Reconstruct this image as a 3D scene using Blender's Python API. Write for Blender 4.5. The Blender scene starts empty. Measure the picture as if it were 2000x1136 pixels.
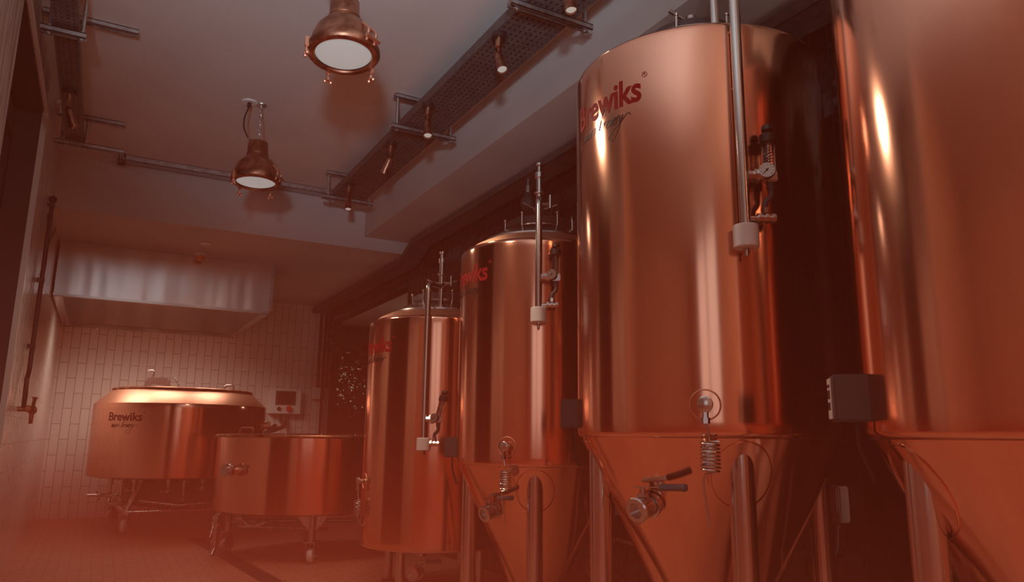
import bpy, bmesh, math, random
from mathutils import Vector as V, Matrix as MX
random.seed(7)
S = bpy.context.scene
COL = S.collection
R = math.radians
PI = math.pi

# ------------------------------------------------------------------ materials
def mat(name, base=(.5, .5, .5), metal=0., rough=.5, **k):
    m = bpy.data.materials.new(name)
    m.use_nodes = True
    nt = m.node_tree
    p = nt.nodes['Principled BSDF']
    p.inputs['Base Color'].default_value = (*base, 1)
    p.inputs['Metallic'].default_value = metal
    p.inputs['Roughness'].default_value = rough
    for a, b in k.items():
        p.inputs[a.replace('_', ' ')].default_value = b
    return m

def N(m, t, **k):
    n = m.node_tree.nodes.new(t)
    for a, b in k.items():
        setattr(n, a, b)
    return n

def L(m, a, b):
    m.node_tree.links.new(a, b)

def P(m):
    return m.node_tree.nodes['Principled BSDF']

def noise_on(m, c0, c1, scale=6, lo=.35, hi=.65, stretch=(1, 1, 1), bump=0., rough=None, detail=4):
    """mottles the base colour (and roughness / bump) with object-space noise"""
    tc = N(m, 'ShaderNodeTexCoord'); mp = N(m, 'ShaderNodeMapping')
    mp.inputs['Scale'].default_value = stretch
    L(m, tc.outputs['Object'], mp.inputs['Vector'])
    nz = N(m, 'ShaderNodeTexNoise'); nz.inputs['Scale'].default_value = scale; nz.inputs['Detail'].default_value = detail
    L(m, mp.outputs['Vector'], nz.inputs['Vector'])
    cr = N(m, 'ShaderNodeValToRGB')
    cr.color_ramp.elements[0].position = lo; cr.color_ramp.elements[1].position = hi
    cr.color_ramp.elements[0].color = (*c0, 1); cr.color_ramp.elements[1].color = (*c1, 1)
    L(m, nz.outputs['Fac'], cr.inputs['Fac'])
    L(m, cr.outputs['Color'], P(m).inputs['Base Color'])
    if rough:
        mr = N(m, 'ShaderNodeMapRange')
        mr.inputs['To Min'].default_value, mr.inputs['To Max'].default_value = rough
        L(m, nz.outputs['Fac'], mr.inputs['Value']); L(m, mr.outputs['Result'], P(m).inputs['Roughness'])
    if bump:
        b = N(m, 'ShaderNodeBump'); b.inputs['Strength'].default_value = bump; b.inputs['Distance'].default_value = .01
        L(m, nz.outputs['Fac'], b.inputs['Height']); L(m, b.outputs['Normal'], P(m).inputs['Normal'])
    return m

def tile(name, c1, c2, mortar, axis, rough, w=.295, h=.077, gap=.0022, wave=.15, wscale=9, bumpd=.0012, offset=.5):
    """running-bond tile laid in world space; axis gives the two coordinates (long, short)"""
    m = mat(name, c1, 0, rough)
    g = N(m, 'ShaderNodeNewGeometry'); sp = N(m, 'ShaderNodeSeparateXYZ'); cb = N(m, 'ShaderNodeCombineXYZ')
    L(m, g.outputs['Position'], sp.inputs[0])
    L(m, sp.outputs[axis[0]], cb.inputs[0]); L(m, sp.outputs[axis[1]], cb.inputs[1])
    br = N(m, 'ShaderNodeTexBrick'); br.offset = offset; br.offset_frequency = 2
    i = br.inputs
    i['Scale'].default_value = 1; i['Brick Width'].default_value = w; i['Row Height'].default_value = h
    i['Mortar Size'].default_value = gap; i['Mortar Smooth'].default_value = .1; i['Bias'].default_value = 0
    i['Color1'].default_value = (*c1, 1); i['Color2'].default_value = (*c2, 1); i['Mortar'].default_value = (*mortar, 1)
    L(m, cb.outputs[0], br.inputs['Vector'])
    L(m, br.outputs['Color'], P(m).inputs['Base Color'])
    mr = N(m, 'ShaderNodeMapRange'); mr.inputs['To Min'].default_value = rough; mr.inputs['To Max'].default_value = .8
    L(m, br.outputs['Fac'], mr.inputs['Value']); L(m, mr.outputs['Result'], P(m).inputs['Roughness'])
    nz = N(m, 'ShaderNodeTexNoise'); nz.inputs['Scale'].default_value = wscale; nz.inputs['Detail'].default_value = 1
    L(m, g.outputs['Position'], nz.inputs['Vector'])
    b0 = N(m, 'ShaderNodeBump'); b0.inputs['Strength'].default_value = wave; b0.inputs['Distance'].default_value = .02
    L(m, nz.outputs['Fac'], b0.inputs['Height'])
    inv = N(m, 'ShaderNodeMath', operation='SUBTRACT'); inv.inputs[0].default_value = 1
    L(m, br.outputs['Fac'], inv.inputs[1])
    b1 = N(m, 'ShaderNodeBump'); b1.inputs['Strength'].default_value = .6; b1.inputs['Distance'].default_value = bumpd
    L(m, inv.outputs[0], b1.inputs['Height']); L(m, b0.outputs['Normal'], b1.inputs['Normal'])
    L(m, b1.outputs['Normal'], P(m).inputs['Normal'])
    return m

def brushed(m, ax=.6, rot=.25, lo=.14, hi=.3, zs=60):
    """circumferential brushing: roughness changes along z, anisotropic round the axis"""
    tc = N(m, 'ShaderNodeTexCoord'); mp = N(m, 'ShaderNodeMapping'); mp.inputs['Scale'].default_value = (1.2, 1.2, zs)
    L(m, tc.outputs['Object'], mp.inputs['Vector'])
    nz = N(m, 'ShaderNodeTexNoise'); nz.inputs['Scale'].default_value = 1.5; nz.inputs['Detail'].default_value = 3
    L(m, mp.outputs['Vector'], nz.inputs['Vector'])
    mr = N(m, 'ShaderNodeMapRange'); mr.inputs['To Min'].default_value = lo; mr.inputs['To Max'].default_value = hi
    L(m, nz.outputs['Fac'], mr.inputs['Value']); L(m, mr.outputs['Result'], P(m).inputs['Roughness'])
    n2 = N(m, 'ShaderNodeTexNoise'); n2.inputs['Scale'].default_value = 5; n2.inputs['Detail'].default_value = 2
    mp2 = N(m, 'ShaderNodeMapping'); mp2.inputs['Scale'].default_value = (1, 1, .12)
    L(m, tc.outputs['Object'], mp2.inputs['Vector']); L(m, mp2.outputs['Vector'], n2.inputs['Vector'])
    b = N(m, 'ShaderNodeBump'); b.inputs['Strength'].default_value = .05; b.inputs['Distance'].default_value = .02
    L(m, n2.outputs['Fac'], b.inputs['Height']); L(m, b.outputs['Normal'], P(m).inputs['Normal'])
    P(m).inputs['Anisotropic'].default_value = ax
    P(m).inputs['Anisotropic Rotation'].default_value = rot
    tg = N(m, 'ShaderNodeTangent', direction_type='RADIAL', axis='Z')
    L(m, tg.outputs['Tangent'], P(m).inputs['Tangent'])
    return m

COPPER = (.88, .45, .31)
M_copper = brushed(mat('polished_copper', COPPER, 1, .2), ax=.45, lo=.13, hi=.16, zs=10)
M_coppertrim = mat('copper_trim', (.85, .46, .32), 1, .45)
M_aged = noise_on(mat('aged_copper', (.5, .2, .1), 1, .35), (.22, .085, .05), (.62, .33, .22), 14, .35, .7, rough=(.28, .5), bump=.08)
M_steel = mat('stainless_steel', (.62, .6, .58), 1, .2)
M_brush = noise_on(mat('brushed_stainless', (.6, .58, .56), 1, .28), (.52, .5, .48), (.66, .64, .62), 3, .3, .7, stretch=(30, 30, .6), rough=(.2, .34))
M_hood = noise_on(mat('hood_stainless', (.8, .78, .76), 1, .25), (.72, .7, .68), (.88, .86, .84), 2, .3, .7, stretch=(3, 3, .25), rough=(.16, .26), bump=.9, detail=1)
M_galv = noise_on(mat('galvanised_steel', (.5, .5, .5), 1, .4), (.38, .38, .38), (.6, .6, .6), 40, .3, .7, rough=(.3, .5))
M_tray = noise_on(mat('grey_tray_steel', (.08, .08, .08), 0, .5), (.06, .06, .06), (.095, .094, .094), 25)
M_black = mat('black_plastic', (.012, .012, .013), 0, .35)
M_rubber = mat('grey_rubber', (.1, .095, .09), 0, .7)
M_white = mat('white_plastic', (.75, .74, .72), 0, .4)
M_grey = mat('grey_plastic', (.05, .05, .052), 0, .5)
M_blue = mat('blue_grey_grip', (.1, .14, .17), 0, .5)
M_red = mat('red_lettering', (.3, .003, .005), 0, .5, Specular_IOR_Level=.2)
M_dark = mat('dark_lettering', (.012, .009, .008), 0, .4)
M_beige = mat('beige_plastic', (.33, .24, .2), 0, .5)
M_knob = mat('red_plastic', (.75, .05, .02), 0, .4)
M_dial = noise_on(mat('dial_face', (.8, .8, .78), 0, .4), (.74, .74, .72), (.84, .84, .82), 20)
M_screen = mat('screen_glass', (.03, .035, .04), 0, .12)
M_amber = mat('amber_dome', (.75, .28, .09), 0, .3)
M_glass = mat('clear_glass', (.95, .95, .95), 0, .03, Transmission_Weight=1., IOR=1.45)
M_ceil = noise_on(mat('ceiling_paint', (.55, .54, .54), 0, .7), (.6, .585, .58), (.64, .625, .62), 2.5, .3, .7, bump=.03)
M_beam = noise_on(mat('beam_paint', (.4, .38, .37), 0, .7), (.5, .48, .47), (.56, .54, .53), 2.5, .3, .7, bump=.03)
M_plain = noise_on(mat('rear_plaster', (.6, .4, .3), 0, .8), (.55, .36, .26), (.62, .42, .31), 3)
M_wt = tile('white_metro_tile', (.72, .68, .64), (.66, .62, .585), (.16, .12, .10), ('Z', 'X'), .22, wave=.05)
M_wtl = tile('white_metro_tile_side', (.74, .69, .66), (.66, .61, .58), (.16, .12, .1), ('Z', 'Y'), .14, wave=.35, wscale=14)
M_dt = tile('black_metro_tile', (.004, .003, .003), (.006, .005, .004), (.012, .010, .009), ('Z', 'Y'), .1, wave=.3, wscale=12)
M_dtx = tile('black_metro_tile_end', (.010, .007, .006), (.014, .010, .009), (.03, .025, .022), ('Z', 'X'), .08, wave=.5, wscale=16)
M_floor = tile('floor_mosaic', (.5, .24, .16), (.43, .2, .13), (.2, .1, .07), ('X', 'Y'), .45, w=.12, h=.06, gap=.002, wave=.05)
M_wood = noise_on(mat('weathered_board', (.4, .33, .3), 0, .6), (.2, .15, .13), (.5, .42, .39), 5, .3, .7, stretch=(9, 9, .9), bump=.4)
M_trim = mat('white_trim_paint', (.6, .58, .56), 0, .5)
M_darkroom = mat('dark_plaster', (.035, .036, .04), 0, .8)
M_hose = mat('pink_hose', (.5, .25, .2), 0, .4)
M_tube = mat('clear_tube', (.3, .28, .26), 0, .2)

def lamp_mat(name, col, s):
    m = mat(name, (.2, .19, .17), 0, .4)
    P(m).inputs['Emission Color'].default_value = (*col, 1)
    P(m).inputs['Emission Strength'].default_value = s
    return m
M_lens = lamp_mat('lit_lamp_lens', (1, .96, .92), .25)
M_bulb = lamp_mat('lit_spot_lens', (1, .92, .82), .27)

# ------------------------------------------------------------------ mesh builder
class B:
    def __init__(s, M=None):
        s.bm = bmesh.new(); s.M = M or MX()
    def _add(s, vs, fs, M=None):
        T = s.M @ M if M else s.M
        bv = [s.bm.verts.new(T @ V(v)) for v in vs]
        for f in fs:
            try: s.bm.faces.new([bv[i] for i in f])
            except ValueError: pass
        return s
    def box(s, a, b, M=None, bev=0):
        x0, y0, z0 = a; x1, y1, z1 = b
        if bev:
            t = bmesh.new(); bmesh.ops.create_cube(t, size=1)
            bmesh.ops.scale(t, vec=(x1-x0, y1-y0, z1-z0), verts=t.verts)
            bmesh.ops.bevel(t, geom=t.edges[:], offset=bev, segments=2, affect='EDGES')
            bmesh.ops.translate(t, vec=((x0+x1)/2, (y0+y1)/2, (z0+z1)/2), verts=t.verts)
            t.verts.index_update()
            r = s._add([v.co for v in t.verts], [[v.index for v in f.verts] for f in t.faces], M); t.free(); return r
        vs = [(x, y, z) for x in (x0, x1) for y in (y0, y1) for z in (z0, z1)]
        return s._add(vs, [(0, 1, 3, 2), (4, 6, 7, 5), (0, 4, 5, 1), (2, 3, 7, 6), (0, 2, 6, 4), (1, 5, 7, 3)], M)
    def lathe(s, prof, seg=32, M=None, c=(0, 0, 0), close=True):
        vs, fs = [], []; n = len(prof)
        for k in range(seg):
            a = 2*PI*k/seg
            for r, z in prof: vs.append((c[0]+max(r, 1e-5)*math.cos(a), c[1]+max(r, 1e-5)*math.sin(a), c[2]+z))
        for k in range(seg):
            k2 = (k+1) % seg
            for i in range(n-1):
                fs.append((k*n+i, k2*n+i, k2*n+i+1, k*n+i+1))
        if close:
            if prof[0][0] > 1e-4: fs.append([k*n for k in range(seg)][::-1])
            if prof[-1][0] > 1e-4: fs.append([k*n+n-1 for k in range(seg)])
        return s._add(vs, fs, M)
    def cyl(s, p, q, r, r2=None, seg=16, M=None):
        p, q = V(p), V(q); d = q-p
        T = MX.Translation(p) @ d.to_track_quat('Z', 'Y').to_matrix().to_4x4()
        if M: T = M @ T
        return s.lathe([(r, 0), (r2 if r2 is not None else r, d.length)], seg, T)
    def rev(s, p, d, prof, seg=24):
        """lathe profile (radius, height along d) starting at p"""
        T = MX.Translation(V(p)) @ V(d).to_track_quat('Z', 'Y').to_matrix().to_4x4()
        return s.lathe(prof, seg, T)
    def tube(s, pts, r, seg=10, closed=False):
        pts = [V(p) for p in pts]; n = len(pts); vs, fs = [], []
        t0 = (pts[1]-pts[0]).normalized(); u = t0.orthogonal().normalized(); prev = t0
        for i in range(n):
            if closed: t = (pts[(i+1) % n]-pts[i-1]).normalized()
            else: t = (pts[min(i+1, n-1)]-pts[max(i-1, 0)]).normalized()
            u = prev.rotation_difference(t) @ u; u = (u-t*u.dot(t)).normalized(); prev = t
            w = t.cross(u); rr = r[i] if isinstance(r, (list, tuple)) else r
            for k in range(seg):
                a = 2*PI*k/seg; vs.append(pts[i]+u*rr*math.cos(a)+w*rr*math.sin(a))
        m = n if closed else n-1
        for i in range(m):
            j = (i+1) % n
            for k in range(seg):
                k2 = (k+1) % seg; fs.append((i*seg+k, i*seg+k2, j*seg+k2, j*seg+k))
        if not closed:
            fs.append(list(range(seg))[::-1]); fs.append([(n-1)*seg+k for k in range(seg)])
        return s._add(vs, fs)
    def sphere(s, c, r, seg=16, sz=1):
        n = seg//2
        return s.lathe([(r*math.sin(PI*i/n), -r*sz*math.cos(PI*i/n)) for i in range(n+1)], seg, c=c, close=False)
    def torus(s, c, d, R_, r, seg=32):
        q = V(d).to_track_quat('Z', 'Y')
        return s.tube([V(c)+q @ V((R_*math.cos(2*PI*k/seg), R_*math.sin(2*PI*k/seg), 0)) for k in range(seg)], r, 8, True)
    def prism(s, pts, y0, y1, M=None):
        """polygon in xz extruded along y"""
        n = len(pts)
        vs = [(x, y0, z) for x, z in pts]+[(x, y1, z) for x, z in pts]
        fs = [list(range(n)), [n+i for i in range(n)][::-1]]+[(i, n+i, n+(i+1) % n, (i+1) % n) for i in range(n)]
        return s._add(vs, fs, M)
    def obj(s, name, m, parent=None, smooth=True, loc=None, angle=40):
        bm = s.bm
        bmesh.ops.recalc_face_normals(bm, faces=bm.faces[:])
        if smooth:
            for f in bm.faces: f.smooth = True
            lim = R(angle)
            for e in bm.edges:
                if len(e.link_faces) == 2 and e.calc_face_angle(0) > lim: e.smooth = False
        me = bpy.data.meshes.new(name); bm.to_mesh(me); bm.free()
        me.materials.append(m)
        o = bpy.data.objects.new(name, me); COL.objects.link(o)
        if parent: o.parent = parent
        if loc: o.location = loc
        return o

def arc(p, q, r_pts, n=8):
    """polyline p -> corner(s) -> q with rounded corners; r_pts = [(corner, radius), ...]"""
    out = [V(p)]; pts = [V(p)]+[V(c) for c, _ in r_pts]+[V(q)]
    for i, (c, r) in enumerate(r_pts):
        c = V(c); a = (pts[i]-c).normalized(); b = (pts[i+2]-c).normalized()
        ang = a.angle(b)
        d = min(r/math.tan(ang/2), (pts[i]-c).length*.49 if i else (pts[i]-c).length*.95, (pts[i+2]-c).length*.95)
        s0, s1 = c+a*d, c+b*d
        for k in range(n+1):
            t = k/n; out.append((1-t)**2*s0+2*t*(1-t)*c+t*t*s1)
    out.append(V(q)); return out

def empty(name, loc=(0, 0, 0), rz=0):
    o = bpy.data.objects.new(name, None); COL.objects.link(o)
    o.location = loc; o.rotation_euler = (0, 0, rz); o.empty_display_size = .1
    return o

def tag(o, label, cat, group=None):
    o['label'] = label; o['category'] = cat
    if group: o['group'] = group
    return o

def struct(b, name, m, **k):
    o = b.obj(name, m, smooth=k.get('smooth', False)); o['kind'] = 'structure'; return o

def copy_tree(o, parent=None):
    c = o.copy(); COL.objects.link(c)
    if parent: c.parent = parent
    for ch in list(o.children): copy_tree(ch, c)
    return c

# ------------------------------------------------------------------ camera (from vanishing points)
YAW, PITCH, ROLL, FPX, HC = 0.502308, 0.1963573, -0.0122305, 1444.474, .8
fw = V((math.sin(YAW)*math.cos(PITCH), math.cos(YAW)*math.cos(PITCH), math.sin(PITCH)))
rt = V((math.cos(YAW), -math.sin(YAW), 0)); dn = -(rt.cross(fw))
r2 = rt*math.cos(ROLL)+dn*math.sin(ROLL); d2 = -rt*math.sin(ROLL)+dn*math.cos(ROLL)
cam = bpy.data.cameras.new('camera'); cam.sensor_width = 36; cam.lens = FPX/2000*36; cam.clip_start = .02
co = bpy.data.objects.new('camera', cam); COL.objects.link(co)
co.matrix_world = MX(((r2.x, -d2.x, -fw.x, 0), (r2.y, -d2.y, -fw.y, 0), (r2.z, -d2.z, -fw.z, HC), (0, 0, 0, 1)))
S.camera = co

# ------------------------------------------------------------------ room
XL, XR, YB, YF, ZC, ZS, ZBM = -.41, 2.19, 8.45, 5.57, 2.66, 2.26, 2.36
YR, XF = -1.9, -3.6            # rear wall, far left end of the open area behind the camera
struct(B().box((XF-.1, YR-.1, -.1), (3.5, YB+.1, 0)), 'floor', M_floor)
struct(B().box((XF-.1, YR-.1, ZC), (3.5, YB+.1, ZC+.1)), 'ceiling', M_ceil)
struct(B().box((XL-.1, YB, 0), (XR, YB+.1, ZC)), 'wall_back', M_wt)
struct(B().box((XL-.12, 4.42, 0), (XL, YB, ZC)), 'wall_left', M_wtl)
struct(B().box((XL-.12, 2.45, 0), (XL, 3.13, ZC)), 'wall_left_front', M_wood)
b = B().box((XL-.014, 4.40, 0), (XL+.012, 4.42, 2.47)).box((XL-.004, 3.13, 2.455), (XL+.012, 4.42, 2.47))
struct(b, 'door_frame_left', M_trim)
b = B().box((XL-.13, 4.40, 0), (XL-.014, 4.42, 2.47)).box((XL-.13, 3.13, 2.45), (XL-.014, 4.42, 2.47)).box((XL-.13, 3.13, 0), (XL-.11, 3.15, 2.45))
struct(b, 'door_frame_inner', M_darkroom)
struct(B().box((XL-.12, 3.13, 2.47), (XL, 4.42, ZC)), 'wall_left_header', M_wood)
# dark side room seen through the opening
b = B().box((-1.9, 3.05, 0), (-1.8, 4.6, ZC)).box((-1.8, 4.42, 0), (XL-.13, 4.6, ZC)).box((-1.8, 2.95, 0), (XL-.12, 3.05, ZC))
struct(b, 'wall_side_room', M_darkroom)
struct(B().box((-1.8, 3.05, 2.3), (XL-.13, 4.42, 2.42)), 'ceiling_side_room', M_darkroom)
# bulkhead over the kettle end, beam over the tanks
struct(B().box((XL, YF, ZS), (XR, YB, ZC)), 'trim_1', M_beam)
struct(B().box((1.71, YR, ZBM), (XR, YF, ZC)), 'trim_2', M_beam)
# dark tiled right wall with an alcove near the back
b = B().box((XR, YR, 0), (XR+.1, 5.82, ZC)).box((XR, 8.13, 0), (XR+.1, YB, ZC)).box((XR, 5.82, 2.055), (XR+.1, 8.13, ZC))
struct(b, 'wall_right', M_dt)
b = B().box((XR+.1, YB-.12, 0), (3.4, YB, 2.055)).box((XR+.1, 5.72, 0), (3.4, 5.82, 2.055)).box((3.3, 5.72, 0), (3.4, YB, 2.055))
struct(b, 'wall_alcove', M_dtx)
struct(B().box((XR+.1, 5.72, 2.055), (3.4, YB, 2.15)), 'ceiling_alcove', M_beam)
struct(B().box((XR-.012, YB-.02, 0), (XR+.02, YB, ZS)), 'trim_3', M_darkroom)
# the open area behind the photographer
struct(B().box((XF, 2.45, 0), (XL-.12, 2.55, ZC)), 'wall_partition', M_plain)
struct(B().box((XF-.1, YR, 0), (XF, 2.55, ZC)), 'wall_far_left', M_plain)
WX0, WX1, WZ0, WZ1 = -2.3, -.5, .7, 2.58
b = B().box((XF, YR-.1, 0), (XR, YR, WZ0)).box((XF, YR-.1, WZ1), (XR, YR, ZC)).box((XF, YR-.1, WZ0), (WX0, YR, WZ1)).box((WX1, YR-.1, WZ0), (XR, YR, WZ1))
struct(b, 'wall_rear', M_plain)
b = B()
for x in (WX0, -1.425, WX1-.05): b.box((x, YR-.08, WZ0), (x+.05, YR-.02, WZ1))
for z in (WZ0, WZ1-.05): b.box((WX0, YR-.08, z), (WX1, YR-.02, z+.05))
struct(b, 'window_1', M_black)
# dark slatted strip laid on the floor in place of the tun's shadow
M_shade_strip = mat('shade_strip_steel', (.16, .14, .13), .8, .4)
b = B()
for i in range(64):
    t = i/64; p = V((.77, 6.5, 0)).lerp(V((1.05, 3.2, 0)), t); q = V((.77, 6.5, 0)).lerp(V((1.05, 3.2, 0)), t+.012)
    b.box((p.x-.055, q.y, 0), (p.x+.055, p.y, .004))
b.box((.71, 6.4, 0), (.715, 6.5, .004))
tag(b.obj('floor_shade_strip', M_shade_strip, smooth=False), 'dark slatted strip standing in for the shadow of the low copper tun', 'drain')

# ------------------------------------------------------------------ lettering
def wrap(o, r, az0, z0, lift):
    """bends flat xy lettering (x along, y up) round a cylinder of radius r"""
    bm = bmesh.new(); bm.from_mesh(o.data)
    xs = [v.co.x for v in bm.verts]
    k = int(min(xs)/.012)
    x = k*.012
    while x < max(xs):
        bmesh.ops.bisect_plane(bm, geom=bm.verts[:]+bm.edges[:]+bm.faces[:], plane_co=(x, 0, 0), plane_no=(1, 0, 0)); x += .012
    for v in bm.verts:
        a = R(az0)+v.co.x/r; rr = r+lift+v.co.z
        v.co = V((rr*math.cos(a), rr*math.sin(a), z0+v.co.y))
    bmesh.ops.recalc_face_normals(bm, faces=bm.faces[:])
    bm.to_mesh(o.data); bm.free()

def text_mesh(name, body, width, cap, m, bold=0., shear=0.):
    cu = bpy.data.curves.new(name, 'FONT'); cu.body = body; cu.size = 1; cu.offset = bold; cu.shear = shear
    cu.extrude = .004; cu.resolution_u = 3; cu.space_character = .98
    t = bpy.data.objects.new(name, cu); COL.objects.link(t)
    bpy.context.view_layer.update()
    me = bpy.data.meshes.new_from_object(t.evaluated_get(bpy.context.evaluated_depsgraph_get()))
    bpy.data.objects.remove(t); bpy.data.curves.remove(cu)
    xs = [v.co.x for v in me.vertices]; ys = [v.co.y for v in me.vertices]; x0 = min(xs); w = max(xs)-x0; y0 = min(ys); h = max(ys)-y0
    for v in me.vertices:
        v.co = ((v.co.x-x0)*width/w, (v.co.y-y0)*cap/h, v.co.z*.1)
    me.materials.clear(); me.materials.append(m); me.name = name
    o = bpy.data.objects.new(name, me); COL.objects.link(o); return o

# handwriting as strokes: each letter a polyline on a unit x-height grid (x, y), pen lifted between lists
SCRIPT = [
 [(0, 0), (.22, .9), (.18, .1), (.45, .9), (.42, .1), (.7, .9), (.68, .12), (.85, .1), (1.0, .6), (1.08, .95), (1.05, .15), (1.2, .08), (1.5, .7)],
 [(1.12, 1.25), (1.14, 1.32)],
 [(1.75, .8), (1.6, .92), (1.42, .5), (1.48, .08), (1.75, .2), (1.92, .85), (1.9, .1)],
 [(1.93, .6), (2.1, .92), (2.22, .85)],
 [(2.62, .9), (2.45, .75), (2.4, .3), (2.52, .08), (2.7, .3), (2.74, .75), (2.62, .9)],
 # brewery with a tall looped b and a long looped y
 [(3.55, .0), (3.62, .6), (3.85, 1.6), (4.2, 2.35), (4.5, 2.3), (4.42, 1.75), (4.1, 1.55), (3.85, 1.2), (3.68, .4), (3.78, .05), (4.05, .3), (4.1, .8), (3.85, .85)],
 [(4.1, .8), (4.35, .75), (4.42, .95), (4.38, .1)], [(4.42, .6), (4.62, .95), (4.76, .85)],
 [(4.8, .45), (5.1, .62), (5.06, .92), (4.86, .7), (4.86, .2), (5.05, .06), (5.3, .35)],
 [(5.35, .92), (5.4, .1), (5.62, .85), (5.66, .1), (5.9, .95)],
 [(5.9, .45), (6.2, .62), (6.16, .92), (5.96, .7), (5.96, .2), (6.15, .06), (6.4, .4)],
 [(6.42, .92), (6.4, .1)], [(6.42, .6), (6.62, .95), (6.76, .85)],
 [(6.82, .92), (6.84, .3), (7.0, .15), (7.24, .9), (7.1, .2), (6.8, -.8), (6.2, -1.6), (5.6, -1.5), (5.5, -1.05), (5.95, -.6), (6.9, -.05), (7.7, .75), (8.1, .85), (8.3, .55)],
]
def smooth_line(pts, n=5):
    out = []; P_ = [pts[0]]+list(pts)+[pts[-1]]
    for i in range(1, len(P_)-2):
        p0, p1, p2, p3 = (V((*P_[j], 0)) for j in (i-1, i, i+1, i+2))
        for k in range(n):
            t = k/n
            out.append(.5*(2*p1+(p2-p0)*t+(2*p0-5*p1+4*p2-p3)*t*t+(3*p1-p0-3*p2+p3)*t**3))
    out.append(V((*pts[-1], 0))); return out

def script_mesh(name, width, m):
    b = B(); sc = width/8.3
    for st in SCRIPT:
        line = smooth_line(st) if len(st) > 2 else [V((*p, 0)) for p in st]
        pts = [V((p.x*sc+p.y*sc*.18, p.y*sc, 0)) for p in line]
        vs, fs = [], []
        for i, p in enumerate(pts):
            t = (pts[min(i+1, len(pts)-1)]-pts[max(i-1, 0)]); t = t.normalized() if t.length > 1e-9 else V((1, 0, 0))
            w = .00055+.0006*abs(t.y)
            n_ = V((-t.y, t.x, 0))*w
            for zz in (0, .0004): vs += [p+n_+V((0, 0, zz)), p-n_+V((0, 0, zz))]
        for i in range(len(pts)-1):
            a, c = i*4, i*4+4
            fs += [(a+2, a+3, c+3, c+2), (a, c, c+1, a+1), (a, a+2, c+2, c), (a+1, c+1, c+3, a+3)]
        b._add(vs, fs)
    return b.obj(name, m, smooth=False)

def logo(root, r, az_end, zb, mred, mdark, w=.305, cap=.085):
    """red name, registered mark and black script round the shell, ending at azimuth az_end"""
    a0 = az_end-math.degrees(w/r)
    t = text_mesh('lettering', 'Brewiks', w, cap, mred, bold=.022); wrap(t, r, a0, zb, .0006); t.parent = root
    s = script_mesh('script_lettering', w*.75, mdark); wrap(s, r, a0+math.degrees(w*.115/r), zb-.05*w/.305, .0012); s.parent = root
    s['label'] = 'thin dark handwritten line'
    g = B()
    g.tube([V((.008*math.cos(2*PI*k/24), .008*math.sin(2*PI*k/24), 0)) for k in range(24)], .0008, 6, True)
    g.tube([(-.0025, -.004, 0), (-.0025, .004, 0), (.001, .004, 0), (.0025, .0025, 0), (.001, .0005, 0), (-.0025, .0005, 0)], .0007, 6)
    g.tube([(0, .0005, 0), (.003, -.004, 0)], .0007, 6)
    g = g.obj('registered_mark', mred); wrap(g, r, az_end+math.degrees(.012/r), zb+cap*.95, .0006); g.parent = root

# ------------------------------------------------------------------ tanks
def pol(az, rad, z):
    return V((rad*math.cos(R(az)), rad*math.sin(R(az)), z))

def frame(az, rad, z):
    """x to the right seen from outside, y inward, z up; origin on the shell"""
    a = R(az); c, s = math.cos(a), math.sin(a)
    return MX(((-s, -c, 0, rad*c), (c, -s, 0, rad*s), (0, 0, 1, z), (0, 0, 0, 1)))

def rim_handle(F):
    b = B(F)
    return b

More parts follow.
